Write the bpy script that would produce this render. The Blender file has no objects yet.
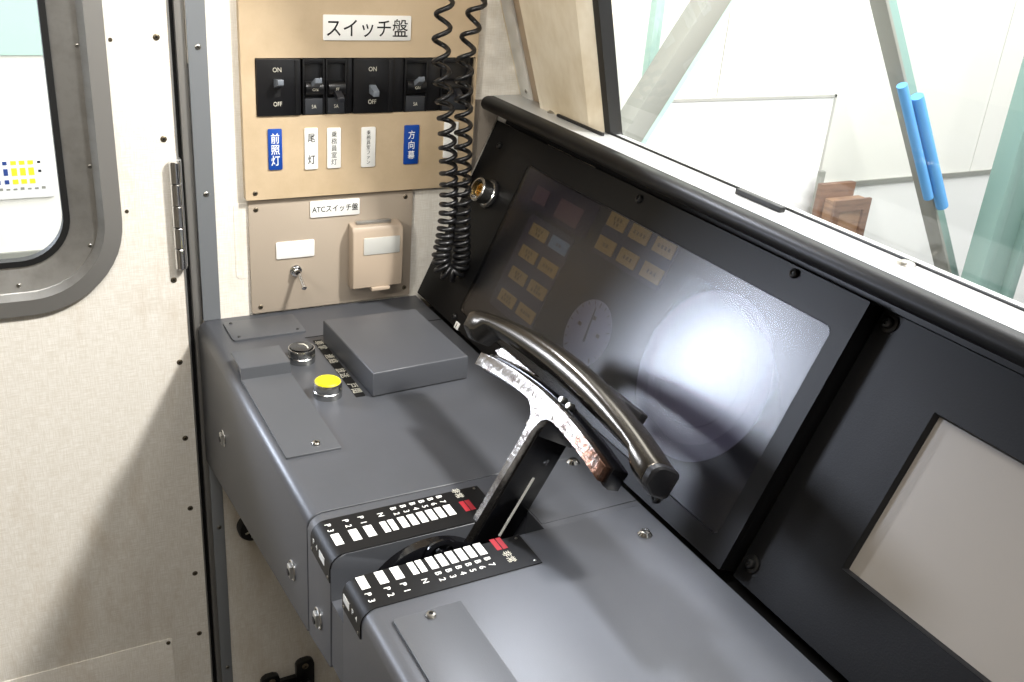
import bpy, bmesh, math, random
from mathutils import Matrix, Vector
random.seed(7)
scn = bpy.context.scene
COL = scn.collection

# ------------------------------------------------------------------ camera
cam_d = bpy.data.cameras.new('camera')
cam = bpy.data.objects.new('camera', cam_d)
COL.objects.link(cam)
FOCAL_PX = 981.73
cam_d.sensor_fit = 'HORIZONTAL'
cam_d.sensor_width = 36.0
cam_d.lens = FOCAL_PX / 1024.0 * 36.0
cam_d.clip_start = 0.02
R = ((0.46907443, 0.87990107, 0.07578452),      # image right / down / forward in world axes
     (0.40015695, -0.13525554, -0.9064107),
     (-0.78730147, 0.45549978, -0.41554344))
right, down, fwd = Vector(R[0]), Vector(R[1]), Vector(R[2])
m = Matrix((right, -down, -fwd)).transposed().to_4x4()
m.translation = Vector((1.15, -0.22335, 0.51268))
cam.matrix_world = m
scn.camera = cam

# ------------------------------------------------------------------ view, world, lights
vs = scn.view_settings
vs.view_transform = 'Standard'
vs.look = 'None'
vs.gamma = 1.0
vs.use_curve_mapping = False
vs.exposure = 0.0

w = bpy.data.worlds.new('world')
scn.world = w
w.use_nodes = True
bg = w.node_tree.nodes['Background']
bg.inputs[0].default_value = (0.98, 0.99, 1.0, 1)
bg.inputs[1].default_value = 0.9


def area(name, loc, target, sx, sy, power, color=(1, 1, 1)):
    d = bpy.data.lights.new(name, 'AREA')
    d.shape = 'RECTANGLE'
    d.size, d.size_y = sx, sy
    d.energy = power
    d.color = color
    o = bpy.data.objects.new(name, d)
    COL.objects.link(o)
    o.location = loc
    o.rotation_euler = (Vector(target) - Vector(loc)).to_track_quat('-Z', 'Y').to_euler()
    return o


area('hall_lamp_over_windshield', (1.35, 1.05, 1.9), (0.3, 0.0, 0.0), 0.22, 0.22, 112, (1.0, 0.96, 0.92))
area('hall_lamp_beyond_door', (-0.80, -1.02, 0.54), (0.55, 0.33, 0.13), 0.28, 0.28, 31, (0.78, 0.84, 1.0))
area('cab_ceiling_lamp', (1.05, -0.1, 1.36), (0.9, -0.1, 0.0), 1.2, 0.25, 25, (1.0, 0.97, 0.93))
area('hall_ceiling_lamps', (-0.6, 3.2, 2.4), (-1.6, 3.2, -0.6), 3.0, 3.0, 330, (1.0, 0.99, 0.98))
area('hall_side_lamps', (-1.2, -0.6, 2.4), (-2.4, -0.2, -0.3), 1.2, 1.2, 40, (1.0, 1.0, 1.0))


def spot(name, loc, target, power, cone, soft, color):
    d = bpy.data.lights.new(name, 'SPOT')
    d.energy = power
    d.color = color
    d.spot_size = math.radians(cone)
    d.spot_blend = 1.0
    d.shadow_soft_size = soft
    o = bpy.data.objects.new(name, d)
    COL.objects.link(o)
    o.location = loc
    o.rotation_euler = (Vector(target) - Vector(loc)).to_track_quat('-Z', 'Y').to_euler()
    return o


spot('added_side_light', (0.06, 0.27, 0.58), (0.90, 0.21, 0.0), 32, 40, 0.03, (0.84, 0.89, 1.0))  # added spot, no cab fitting; casts the handle's shadow on the desk
spot('added_rear_light', (0.95, -0.95, 0.75), (0.08, 0.38, 0.34), 58, 36, 0.10, (1.0, 0.96, 0.88))  # added fill spot, no cab fitting; brightens the window pillar


# ------------------------------------------------------------------ materials
def lin(h):
    h = h.lstrip('#')
    out = []
    for i in (0, 2, 4):
        c = int(h[i:i + 2], 16) / 255
        out.append(c / 12.92 if c <= 0.04045 else ((c + 0.055) / 1.055) ** 2.4)
    return tuple(out) + (1,)


def mat(name, color, rough=0.5, metal=0.0, spec=0.5, coat=0.0, bump=None, vary=None, ior=1.5):
    """bump=(scale, strength)  vary=(scale, other colour, amount, stretch xyz)"""
    mt = bpy.data.materials.new(name)
    mt.use_nodes = True
    nt = mt.node_tree
    b = nt.nodes['Principled BSDF']
    col = lin(color)
    b.inputs['Base Color'].default_value = col
    b.inputs['Roughness'].default_value = rough
    b.inputs['Metallic'].default_value = metal
    b.inputs['Specular IOR Level'].default_value = spec
    b.inputs['Coat Weight'].default_value = coat
    b.inputs['IOR'].default_value = ior
    tc = nt.nodes.new('ShaderNodeTexCoord')
    if vary:
        mp = nt.nodes.new('ShaderNodeMapping')
        mp.inputs['Scale'].default_value = vary[3] if len(vary) > 3 else (1, 1, 1)
        nt.links.new(tc.outputs['Object'], mp.inputs[0])
        nz = nt.nodes.new('ShaderNodeTexNoise')
        nz.inputs['Scale'].default_value = vary[0]
        nz.inputs['Detail'].default_value = 6
        nz.inputs['Roughness'].default_value = 0.65
        nt.links.new(mp.outputs[0], nz.inputs['Vector'])
        rp = nt.nodes.new('ShaderNodeValToRGB')
        rp.color_ramp.elements[0].position = 0.5 - 0.5 * (1 - vary[2]) * 0.3
        rp.color_ramp.elements[1].position = 0.72
        rp.color_ramp.elements[0].color = col
        rp.color_ramp.elements[1].color = lin(vary[1])
        nt.links.new(nz.outputs['Fac'], rp.inputs[0])
        nt.links.new(rp.outputs[0], b.inputs['Base Color'])
    if bump:
        nb = nt.nodes.new('ShaderNodeTexNoise')
        nb.inputs['Scale'].default_value = bump[0]
        nb.inputs['Detail'].default_value = 3
        nt.links.new(tc.outputs['Object'], nb.inputs['Vector'])
        bn = nt.nodes.new('ShaderNodeBump')
        bn.inputs['Strength'].default_value = bump[1]
        bn.inputs['Distance'].default_value = 0.002
        nt.links.new(nb.outputs['Fac'], bn.inputs['Height'])
        nt.links.new(bn.outputs[0], b.inputs['Normal'])
    return mt


def cloth_wall(name, base, thread, stain, rough=0.42):
    """painted panel with a fine woven grain and brownish stains"""
    mt = mat(name, base, rough)
    nt = mt.node_tree
    b = nt.nodes['Principled BSDF']
    tc = nt.nodes.new('ShaderNodeTexCoord')
    facs = []
    for sc in ((60, 60, 900), (60, 900, 60)):
        mp = nt.nodes.new('ShaderNodeMapping')
        mp.inputs['Scale'].default_value = sc
        nt.links.new(tc.outputs['Object'], mp.inputs[0])
        nz = nt.nodes.new('ShaderNodeTexNoise')
        nz.inputs['Scale'].default_value = 1.0
        nz.inputs['Detail'].default_value = 2
        nt.links.new(mp.outputs[0], nz.inputs['Vector'])
        facs.append(nz)
    mul = nt.nodes.new('ShaderNodeMath')
    mul.operation = 'MULTIPLY'
    nt.links.new(facs[0].outputs['Fac'], mul.inputs[0])
    nt.links.new(facs[1].outputs['Fac'], mul.inputs[1])
    r1 = nt.nodes.new('ShaderNodeValToRGB')
    r1.color_ramp.elements[0].position = 0.17
    r1.color_ramp.elements[1].position = 0.36
    r1.color_ramp.elements[0].color = lin(thread)
    r1.color_ramp.elements[1].color = lin(base)
    nt.links.new(mul.outputs[0], r1.inputs[0])
    mp = nt.nodes.new('ShaderNodeMapping')
    mp.inputs['Scale'].default_value = (9, 9, 3.0)
    nt.links.new(tc.outputs['Object'], mp.inputs[0])
    ns = nt.nodes.new('ShaderNodeTexNoise')
    ns.inputs['Scale'].default_value = 1.3
    ns.inputs['Detail'].default_value = 7
    ns.inputs['Roughness'].default_value = 0.7
    nt.links.new(mp.outputs[0], ns.inputs['Vector'])
    r2 = nt.nodes.new('ShaderNodeValToRGB')
    r2.color_ramp.elements[0].position = 0.52
    r2.color_ramp.elements[1].position = 0.78
    r2.color_ramp.elements[0].color = (0, 0, 0, 1)
    r2.color_ramp.elements[1].color = (0.75, 0.75, 0.75, 1)
    nt.links.new(ns.outputs['Fac'], r2.inputs[0])
    mx = nt.nodes.new('ShaderNodeMix')
    mx.data_type = 'RGBA'
    nt.links.new(r2.outputs[0], mx.inputs['Factor'])
    nt.links.new(r1.outputs[0], mx.inputs['A'])
    mx.inputs['B'].default_value = lin(stain)
    nt.links.new(mx.outputs['Result'], b.inputs['Base Color'])
    return mt


def sheet(name, tint, rough, ior, metal_spec=1.0):
    """thin clear sheet: fresnel reflection over tinted transmission"""
    mt = bpy.data.materials.new(name)
    mt.use_nodes = True
    nt = mt.node_tree
    nt.nodes.clear()
    out = nt.nodes.new('ShaderNodeOutputMaterial')
    mx = nt.nodes.new('ShaderNodeMixShader')
    tr = nt.nodes.new('ShaderNodeBsdfTransparent')
    tr.inputs[0].default_value = lin(tint)
    gl = nt.nodes.new('ShaderNodeBsdfGlossy')
    gl.inputs['Roughness'].default_value = rough
    fr = nt.nodes.new('ShaderNodeFresnel')
    fr.inputs[0].default_value = ior
    # only the outer face of the sheet reflects
    geo = nt.nodes.new('ShaderNodeNewGeometry')
    inv = nt.nodes.new('ShaderNodeMath')
    inv.operation = 'SUBTRACT'
    inv.inputs[0].default_value = 1.0
    nt.links.new(geo.outputs['Backfacing'], inv.inputs[1])
    mu = nt.nodes.new('ShaderNodeMath')
    mu.operation = 'MULTIPLY'
    nt.links.new(fr.outputs[0], mu.inputs[0])
    nt.links.new(inv.outputs[0], mu.inputs[1])
    nt.links.new(mu.outputs[0], mx.inputs[0])
    nt.links.new(tr.outputs[0], mx.inputs[1])
    nt.links.new(gl.outputs[0], mx.inputs[2])
    nt.links.new(mx.outputs[0], out.inputs[0])
    return mt


M = dict(
    door=cloth_wall('door_laminate', '#EFEBE3', '#DFD9CD', '#C2B199'),
    wall=cloth_wall('wall_laminate', '#EFEBE2', '#E2DCD0', '#C6B79E'),
    pillar=mat('cream_paint', '#E6DDCA', 0.4, vary=(5, '#B39E78', 0.7, (1, 1, .4))),
    plain=mat('plain_lining', '#8C8478', 0.6),
    floor=mat('floor_vinyl', '#3C3B38', 0.5),
    tan=mat('tan_paint', '#C6B193', 0.42, vary=(9, '#B5A081', 0.6), bump=(500, .05)),
    taupe=mat('taupe_paint', '#AB9E8E', 0.45, bump=(600, .05)),
    taupe2=mat('taupe_box', '#AA9A88', 0.4),
    console=mat('console_grey', '#484A4F', 0.40, spec=0.55, bump=(900, .06), vary=(6, '#434549', .6)),
    console2=mat('console_cover_grey', '#4C4E52', 0.38, spec=0.55, bump=(900, .05)),
    dark=mat('black_gap', '#08080A', 0.6),
    dash=mat('dash_black', '#0B0B0C', 0.45, spec=0.22, bump=(700, .06)),
    dash_in=mat('dash_recess', '#1C1D20', 0.55),
    black_plastic=mat('black_plastic', '#121214', 0.35),
    black_gloss=mat('black_gloss', '#0C0C0E', 0.15),
    rubber=mat('black_rubber', '#141414', 0.5),
    steel=mat('brushed_steel', '#C4C4C2', 0.36, 0.9, vary=(3, '#B2B1AE', .5, (1, 14, 14))),
    steel_dark=mat('dark_steel', '#A3A19D', 0.42, 0.7),
    strip=mat('grey_strip', '#92969A', 0.42, 0.4),
    chrome=mat('chrome', '#D8D8D8', 0.12, 1.0),
    worn=mat('worn_chrome', '#7A7671', 0.27, 0.95, vary=(70, '#33231A', .95), bump=(220, .3)),
    grip=mat('dark_polished_metal', '#423E38', 0.22, 0.85),
    brass=mat('brass', '#C8A765', 0.25, 1.0),
    silver=mat('silver_ring', '#B8B8B6', 0.25, 1.0),
    screw=mat('screw_steel', '#A6A39C', 0.3, 1.0),
    screw_dark=mat('black_screw', '#131313', 0.3),
    screw_old=mat('aged_screw', '#6D6454', 0.4, 0.8),
    white=mat('white_plate', '#F2F2EE', 0.4),
    blue=mat('blue_plate', '#0E439A', 0.4),
    ink=mat('black_ink', '#101010', 0.5),
    mark=mat('white_mark', '#EDEDE8', 0.5),
    pale=mat('pale_print', '#C9C6B8', 0.5),
    red=mat('red_mark', '#93202A', 0.5),
    yellow=mat('yellow_cap', '#F3E60A', 0.35),
    plate=mat('black_scale_plate', '#0C0C0D', 0.5, spec=.3),
    face=mat('gauge_face', '#A29FA5', 0.6),
    ring=mat('gauge_ring', '#908E96', 0.6),
    lampred=mat('lamp_brown', '#7A5C5C', 0.5),
    lampbox=mat('lamp_box', '#2E2A3A', 0.5),
    keyplate=mat('key_plate', '#4A4B52', 0.55),
    key=mat('amber_key', '#C2A45E', 0.5),
    keyblue=mat('blue_key', '#8FA6AC', 0.5),
    keyink=mat('key_ink', '#5A4420', 0.5),
    screen=mat('screen_film', '#827C74', 0.34, spec=0.5),
    ledge=mat('ledge_grey', '#C4C6C6', 0.3, 0.2),
    mint=mat('mint_steel', '#809C94', 0.45),
    mint_light=mat('mint_wall', '#B4D2C6', 0.6),
    hall=mat('hall_white', '#E8E7DF', 0.7),
    hall2=mat('hall_white_low', '#EAEAE6', 0.7),
    board=mat('white_board', '#F0F0EE', 0.5),
    foam=mat('blue_foam', '#5C9CD2', 0.7),
    wood=mat('brown_wood', '#7A5A45', 0.6, vary=(6, '#5A4032', .8, (1, 1, 8))),
    wood_light=mat('crate_wood', '#8E6D52', 0.6, vary=(6, '#6E503A', .8, (1, 1, 8))),
    greybar=mat('grey_bar', '#8B8C84', 0.5),
    cord=mat('cord_black', '#131315', 0.33),
    acrylic=sheet('smoked_acrylic', '#C8C8D0', 0.28, 1.6),
    glass=sheet('window_glass', '#FAFBFB', 0.0, 1.45),
)


def wear_patch(mt, x0, x1, color):
    """bare brownish metal worn through the plating towards +x of the object"""
    nt = mt.node_tree
    b = nt.nodes['Principled BSDF']
    tc = nt.nodes.new('ShaderNodeTexCoord')
    sx = nt.nodes.new('ShaderNodeSeparateXYZ')
    nt.links.new(tc.outputs['Object'], sx.inputs[0])
    mr = nt.nodes.new('ShaderNodeMapRange')
    mr.inputs['From Min'].default_value, mr.inputs['From Max'].default_value = x0, x1
    nt.links.new(sx.outputs['X'], mr.inputs['Value'])
    nz = nt.nodes.new('ShaderNodeTexNoise')
    nz.inputs['Scale'].default_value = 120
    nt.links.new(tc.outputs['Object'], nz.inputs['Vector'])
    ad = nt.nodes.new('ShaderNodeMath')
    ad.operation = 'MULTIPLY_ADD'
    nt.links.new(nz.outputs['Fac'], ad.inputs[0])
    ad.inputs[1].default_value = 1.6
    nt.links.new(mr.outputs[0], ad.inputs[2])
    rp = nt.nodes.new('ShaderNodeValToRGB')
    rp.color_ramp.elements[0].position, rp.color_ramp.elements[1].position = .0, 1.0
    mr2 = nt.nodes.new('ShaderNodeMapRange')
    mr2.inputs['From Min'].default_value, mr2.inputs['From Max'].default_value = 1.35, 1.75
    nt.links.new(ad.outputs[0], mr2.inputs['Value'])
    mx = nt.nodes.new('ShaderNodeMix')
    mx.data_type = 'RGBA'
    old = b.inputs['Base Color'].links[0].from_socket
    nt.links.new(mr2.outputs[0], mx.inputs['Factor'])
    nt.links.new(old, mx.inputs['A'])
    mx.inputs['B'].default_value = lin(color)
    nt.links.new(mx.outputs['Result'], b.inputs['Base Color'])
    nt.nodes.remove(rp)


wear_patch(M['worn'], 0.0, 0.09, '#5F4537')


# ------------------------------------------------------------------ mesh helpers
class MB:
    """collects solids and links them as one mesh object"""

    def __init__(self, frame=None):
        self.bm = bmesh.new()
        self.f = frame or Matrix.Identity(4)

    def _add(self, tmp, mx=None):
        mx = self.f @ mx if mx is not None else self.f
        me = bpy.data.meshes.new('tmp')
        tmp.to_mesh(me)
        tmp.free()
        me.transform(mx)
        self.bm.from_mesh(me)
        bpy.data.meshes.remove(me)
        return self

    def box(self, lo, hi, bev=0.0, seg=2, mx=None):
        t = bmesh.new()
        bmesh.ops.create_cube(t, size=1)
        for v in t.verts:
            for i in range(3):
                v.co[i] = lo[i] + (v.co[i] + .5) * (hi[i] - lo[i])
        if bev:
            bmesh.ops.bevel(t, geom=t.edges[:], offset=bev, segments=seg, profile=.5, affect='EDGES')
        return self._add(t, mx)

    def loft(self, loops, cap=True, closed=False, mx=None, bev=0, seg=2):
        t = bmesh.new()
        vl = [[t.verts.new(p) for p in lp] for lp in loops]
        n = len(loops[0])
        pairs = list(zip(vl[:-1], vl[1:])) + ([(vl[-1], vl[0])] if closed else [])
        for a, b in pairs:
            for i in range(n):
                t.faces.new((a[i], a[(i + 1) % n], b[(i + 1) % n], b[i]))
        if cap and not closed:
            c0 = t.faces.new(vl[0][::-1])
            c1 = t.faces.new(vl[-1])
            if bev:
                es = list({e for f in (c0, c1) for e in f.edges})
                bmesh.ops.bevel(t, geom=es, offset=bev, segments=seg, profile=.5, affect='EDGES')
        bmesh.ops.recalc_face_normals(t, faces=t.faces[:])
        return self._add(t, mx)

    def prism(self, poly, z0, z1, bev=0, seg=2, mx=None):
        """2-D outline (x, y) extruded along local z"""
        return self.loft([[(x, y, z0) for x, y in poly], [(x, y, z1) for x, y in poly]], mx=mx, bev=bev, seg=seg)

    def plate(self, cx, cy, sx, sy, z0, z1, r=0.0, bev=0, mx=None):
        return self.prism(rrect(cx - sx / 2, cx + sx / 2, cy - sy / 2, cy + sy / 2, r), z0, z1, bev, mx=mx)

    def ring(self, outer, inner, z0, z1, mx=None, z0i=None, z1i=None):
        z0i = z0 if z0i is None else z0i
        z1i = z1 if z1i is None else z1i
        lp = [[(x, y, z0) for x, y in outer], [(x, y, z1) for x, y in outer],
              [(x, y, z1i) for x, y in inner], [(x, y, z0i) for x, y in inner]]
        return self.loft(lp, closed=True, mx=mx)

    def lathe(self, prof, seg=32, mx=None):
        """profile (radius, height) turned about local z; closed at both ends"""
        loops = [[(r * math.cos(2 * math.pi * i / seg), r * math.sin(2 * math.pi * i / seg), h) for i in range(seg)]
                 for r, h in prof]
        return self.loft(loops, mx=mx)

    def tube(self, pts, rad, seg=10, mx=None):
        pts = [Vector(p) for p in pts]
        loops = []
        up = None
        for i, p in enumerate(pts):
            d = (pts[min(i + 1, len(pts) - 1)] - pts[max(i - 1, 0)]).normalized()
            if up is None:
                up = d.orthogonal().normalized()
            up = (up - d * up.dot(d)).normalized()
            s = d.cross(up)
            loops.append([p + (up * math.cos(2 * math.pi * k / seg) + s * math.sin(2 * math.pi * k / seg)) * rad
                          for k in range(seg)])
        return self.loft(loops, mx=mx)

    def build(self, name, material, parent=None, angle=35):
        me = bpy.data.meshes.new(name)
        self.bm.to_mesh(me)
        self.bm.free()
        o = bpy.data.objects.new(name, me)
        COL.objects.link(o)
        me.materials.append(material)
        for p in me.polygons:
            p.use_smooth = True
        me.set_sharp_from_angle(angle=math.radians(angle))
        if parent:
            off = Vector((0, 0, 0))
            q = parent
            while q:
                off += q.location
                q = q.parent
            me.transform(Matrix.Translation(-off))
            o.parent = parent
        return o


def rrect(x0, x1, y0, y1, r=0.0, seg=6):
    r = max(r, 1e-5)
    pts = []
    for cx, cy, a0 in ((x1 - r, y1 - r, 0), (x0 + r, y1 - r, 90), (x0 + r, y0 + r, 180), (x1 - r, y0 + r, 270)):
        for k in range(seg + 1):
            a = math.radians(a0 + 90 * k / seg)
            pts.append((cx + r * math.cos(a), cy + r * math.sin(a)))
    return pts


def circle(cx, cy, r, seg=48):
    return [(cx + r * math.cos(2 * math.pi * i / seg), cy + r * math.sin(2 * math.pi * i / seg)) for i in range(seg)]


def frame(o, ex, ey, ez):
    mm = Matrix((Vector(ex), Vector(ey), Vector(ez))).transposed().to_4x4()
    mm.translation = Vector(o)
    return mm


def thing(name, label, cat, loc=(0, 0, 0), group=None):
    o = bpy.data.objects.new(name, None)
    o.empty_display_size = .02
    COL.objects.link(o)
    o.location = loc
    return tag(o, label, cat, group)


def tag(o, label, cat, group=None):
    o['label'] = label
    o['category'] = cat
    if group:
        o['group'] = group
    return o


def struct(o, label=None):
    o['kind'] = 'structure'
    if label:
        o['label'] = label
    return o


def lettering(name, text, size, fr, at, material, parent, wide=1.0, line=1.0, rot=0.0, depth=.00015, bold=0.0):
    """text turned into a mesh lying on a plane of frame fr at (u, v, n)"""
    cu = bpy.data.curves.new('tmp', 'FONT')
    cu.body = text
    cu.size = size
    cu.align_x = 'CENTER'
    cu.align_y = 'CENTER'
    cu.space_line = line
    cu.extrude = depth
    cu.offset = bold
    cu.resolution_u = 3
    t = bpy.data.objects.new('tmp', cu)
    COL.objects.link(t)
    dg = bpy.context.evaluated_depsgraph_get()
    dg.update()
    me = bpy.data.meshes.new_from_object(t.evaluated_get(dg))
    bpy.data.objects.remove(t)
    xs = [v.co.x for v in me.vertices] or [0]
    ys = [v.co.y for v in me.vertices] or [0]
    cx, cy = (min(xs) + max(xs)) / 2, (min(ys) + max(ys)) / 2
    mx = fr @ Matrix.Translation(at) @ Matrix.Rotation(rot, 4, 'Z') @ Matrix.Diagonal((wide, 1, 1, 1)) @ Matrix.Translation((-cx, -cy, 0))
    me.transform(mx)
    me.materials.clear()
    me.materials.append(material)
    me.name = name
    o = bpy.data.objects.new(name, me)
    COL.objects.link(o)
    off = Vector((0, 0, 0))
    q = parent
    while q:
        off += q.location
        q = q.parent
    me.transform(Matrix.Translation(-off))
    o.parent = parent
    return o


WALL = frame((0, 0, 0), (0, 1, 0), (0, 0, 1), (1, 0, 0))
BOARD = frame((0, -.0036, .0022), (0, 1, 0), (0, 0, 1), (1, 0, 0))         # tan board and its breakers
LOWB = frame((0, -.0014, .0016), (0, 1, 0), (0, 0, 1), (1, 0, 0))          # taupe board
#                # u = y, v = z, n = +x
DECK = Matrix.Identity(4)                                                   # u = x, v = y, n = up
FRONT = frame((0, 0, 0), (1, 0, 0), (0, 0, 1), (0, -1, 0))                # console front: u = x, v = z, n = -y
DASH = frame((0, .2824, 0), (1, 0, 0), (0, .4140, .9103), (0, -.9103, .4140))
RAKE = frame((0, .425, .258), (1, 0, 0), (0, -.3177, .9482), (0, -.9482, -.3177))


def screw_on(fr, u, v, n, r, material, parent, h=.0016, name='screw', ang=.5):
    """pan-head screw with a cross recess"""
    mb = MB(fr)
    at = Matrix.Translation((u, v, n - .0004))
    mb.lathe([(r * 1.0, 0), (r, h * .55), (r * .8, h * .9), (r * .42, h * 1.05), (r * .36, h * .55), (r * .05, h * .5)], 20, at)
    o = mb.build(name, material, parent)
    mb = MB(fr)
    rt = at @ Matrix.Rotation(ang, 4, 'Z')
    mb.box((-r * .36, -r * .09, h * .35), (r * .36, r * .09, h * .8), mx=rt)
    mb.box((-r * .09, -r * .36, h * .35), (r * .09, r * .36, h * .8), mx=rt)
    mb.build('cross_recess', M['dark'], o)
    return o


# ================================================================== SETTING
FLOOR_Z = -0.80
struct(MB().box((-.03, -1.25, FLOOR_Z - .04), (2.4, .80, FLOOR_Z)).build('floor', M['floor']))
struct(MB().box((-.03, -1.25, 1.40), (2.4, .42, 1.44)).build('ceiling', M['plain']))
struct(MB().box((-.03, -1.29, FLOOR_Z), (2.4, -1.25, 1.4)).build('wall_rear', M['plain']))
struct(MB().box((2.36, -1.25, FLOOR_Z), (2.4, .6, 1.4)).build('wall_right', M['plain']))
# left wall behind console and switch boards
struct(MB(WALL).box((-.0015, FLOOR_Z, -.03), (.56, 1.4, 0)).box((.50, FLOOR_Z, -.03), (.86, -.10, 0)).build('wall_left', M['wall']))
struct(MB(WALL).box((-1.25, FLOOR_Z, -.03), (-.723, 1.4, 0)).build('wall_left_rear', M['wall']))
mb = MB(WALL)
mb.prism(rrect(.041, .30, .05, .147, .006), .0, .0006)
struct(mb.build('trim_panel', M['wall']))
# grey metal strip at the door jamb (upper and lower run)
mb = MB(WALL)
mb.loft([[(-.0018, .0, -.004), (.0190, .0, -.004), (.0190, .0, .0025), (-.0018, .0, .0025)], [(-.0005, 1.35, -.004), (.0198, 1.35, -.004), (.0198, 1.35, .0025), (-.0005, 1.35, .0025)]], mx=frame((0, 0, 0), (1, 0, 0), (0, 1, 0), (0, 0, 1)), bev=.0006)
jamb = struct(mb.build('trim_jamb', M['strip']))
for z in (.1617, .33):
    screw_on(WALL, .0095, z, .0025, .0032, M['screw'], jamb)
mb = MB(WALL)
mb.box((-.0062, FLOOR_Z, .0), (.0095, -.19, .0025), .0008)
low = struct(mb.build('trim_jamb_lower', M['strip']))
for z in (-.31, -.56):
    screw_on(WALL, .0025, z, .0025, .003, M['screw'], low)
# dark door jamb behind the gap
mb = MB(WALL)
mb.box((-.03, FLOOR_Z, -.05), (-.0015, 1.4, -.012))
struct(mb.build('trim_door_jamb', M['dark']))
mb = MB(WALL)
mb.box((-.0125, FLOOR_Z, -.012), (-.0020, 1.35, -.003), .001)
struct(mb.build('trim_jamb_seal', M['steel_dark']))

# ---- hinged door with its window
DY0, DY1 = -.72, -.0195
WY0, WY1, WZ0, WZ1 = -.52, -.105, .054, .66
mb = MB(WALL)
mb.ring(rrect(DY0, DY1, FLOOR_Z + .02, 1.38, .002, 10), rrect(WY0, WY1, WZ0, WZ1, .085, 10), -.028, 0)
door = struct(mb.build('door_1', M['door']))
mb = MB(WALL)
mb.ring(rrect(WY0 - .019, WY1 + .019, WZ0 - .019, WZ1 + .019, .104, 12), rrect(WY0, WY1, WZ0, WZ1, .085, 12), -.004, .006, z1i=.0075)
win = mb.build('window_frame', M['steel_dark'], door)
mb = MB(WALL)
mb.ring(rrect(WY0, WY1, WZ0, WZ1, .085, 12), rrect(WY0 + .006, WY1 - .006, WZ0 + .006, WZ1 - .006, .08, 12), -.012, .0068, z1i=-.001)
mb.build('inner_rim', M['steel'], win)
mb = MB(WALL)
mb.ring(rrect(WY0 + .004, WY1 - .004, WZ0 + .004, WZ1 - .004, .082, 12), rrect(WY0 + .036, WY1 - .036, WZ0 + .036, WZ1 - .036, .055, 12), -.02, -.004, z1i=-.012)
rev = mb.build('reveal', M['steel'], win)
for u, v in ((-.113, .33), (-.113, .2), (-.1215, .108), (-.2, .068), (-.32, .068)):
    screw_on(WALL, u, v, -.0055, .0024, M['screw'], rev)
mb = MB(WALL)
mb.ring(rrect(WY0 + .034, WY1 - .034, WZ0 + .034, WZ1 - .034, .056, 12), rrect(WY0 + .041, WY1 - .041, WZ0 + .041, WZ1 - .041, .05, 12), -.022, -.009)
mb.build('gasket', M['rubber'], win)
mb = MB(WALL)
mb.prism(rrect(WY0 + .038, WY1 - .038, WZ0 + .038, WZ1 - .038, .05, 12), -.019, -.016)
mb.build('glass', M['glass'], win)
# door edge trim line, screws, access panel
mb = MB(WALL)
mb.box((DY1 - .0012, FLOOR_Z + .02, -.01), (DY1 + .0008, 1.38, .001))
mb.build('edge_trim', M['steel'], door)
for z in (.34, .2286, .0576, -.0523, -.1622, -.2708, -.3789, -.4852):
    screw_on(WALL, -.0335, z, 0, .0036, M['screw_old'], door)
for u, v in ((-.0805, .337), (-.0795, .147)):
    mb = MB(WALL)
    mb.lathe([(.0022, 0), (.0022, .0005), (.0005, .0006)], 14, Matrix.Translation((u, v, -.0001)))
    mb.build('plugged_hole', M['screw_old'], door)
mb = MB(WALL)
mb.prism(rrect(-.60, -.0708, -.78, -.4800, .004), -.001, .0014, bev=.0006)
pan = mb.build('lower_panel', M['door'], door)
screw_on(WALL, -.0765, -.4865, .0014, .003, M['screw_old'], pan)
# hinge
mb = MB(WALL)
mb.box((-.0265, .0735, -.008), (-.0160, .2045, .0012), .0005)
hinge = mb.build('hinge', M['steel'], door)
for k in range(5):
    z0 = .074 + k * .0262
    mb = MB(WALL)
    mb.lathe([(.0062, 0), (.0068, .0008), (.0068, .0244), (.0062, .0252)], 20,
             frame((-.0245, z0, .006), (1, 0, 0), (0, 0, -1), (0, 1, 0)))
    mb.build('knuckle', M['chrome'], hinge)

# ---- front wall: corner strip, pillar, windshield
mb = MB(RAKE)
mb.box((-.03, -1.15, -.05), (.012, 1.2, -.001))
mb.loft([[(.012, -1.15, -.05), (.05, -1.15, -.05), (.05, -1.15, -.004), (.012, -1.15, -.004)], [(.012, -.03, -.05), (.12, -.03, -.05), (.2, -.03, -.004), (.012, -.03, -.004)], [(.012, 1.2, -.05), (.12 + 1.2 * .13, 1.2, -.05), (.2 + 1.2 * .13, 1.2, -.004), (.012, 1.2, -.004)]])
mb.box((.2, -1.15, -.05), (2.4, -.03, -.004))
mb.box((.2, .75, -.05), (2.4, 1.2, -.004))
wf = struct(mb.build('wall_front', M['pillar']))
mb = MB(RAKE)
mb.box((.0085, -.05, -.004), (.037, 1.1, .0015), .0008)
cs = struct(mb.build('trim_corner', mat('corner_steel', '#DAD8D2', .4, .3)))
screw_on(RAKE, .0265, .022, .0015, .003, M['screw'], cs)
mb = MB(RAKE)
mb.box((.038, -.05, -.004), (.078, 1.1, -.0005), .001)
struct(mb.build('trim_pillar_inner', mat('pillar_painted_shade', '#A9957C', .45)))  # shade beside the lit pillar face, put into a darker colour
mb = MB(RAKE)
SP = .13
mb.loft([[(.077, -.05, -.004), (.083, -.05, .014), (.190, -.05, .014), (.212, -.05, -.004)],
         [(.087, 1.1, -.004), (.093, 1.1, .014), (.190 + 1.15 * SP, 1.1, .014), (.212 + 1.15 * SP, 1.1, -.004)]])
struct(mb.build('trim_pillar', M['pillar']))
mb = MB(RAKE)
spl = lambda P: [(x + (SP * y if x < 1 else 0), y) for x, y in P]
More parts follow.
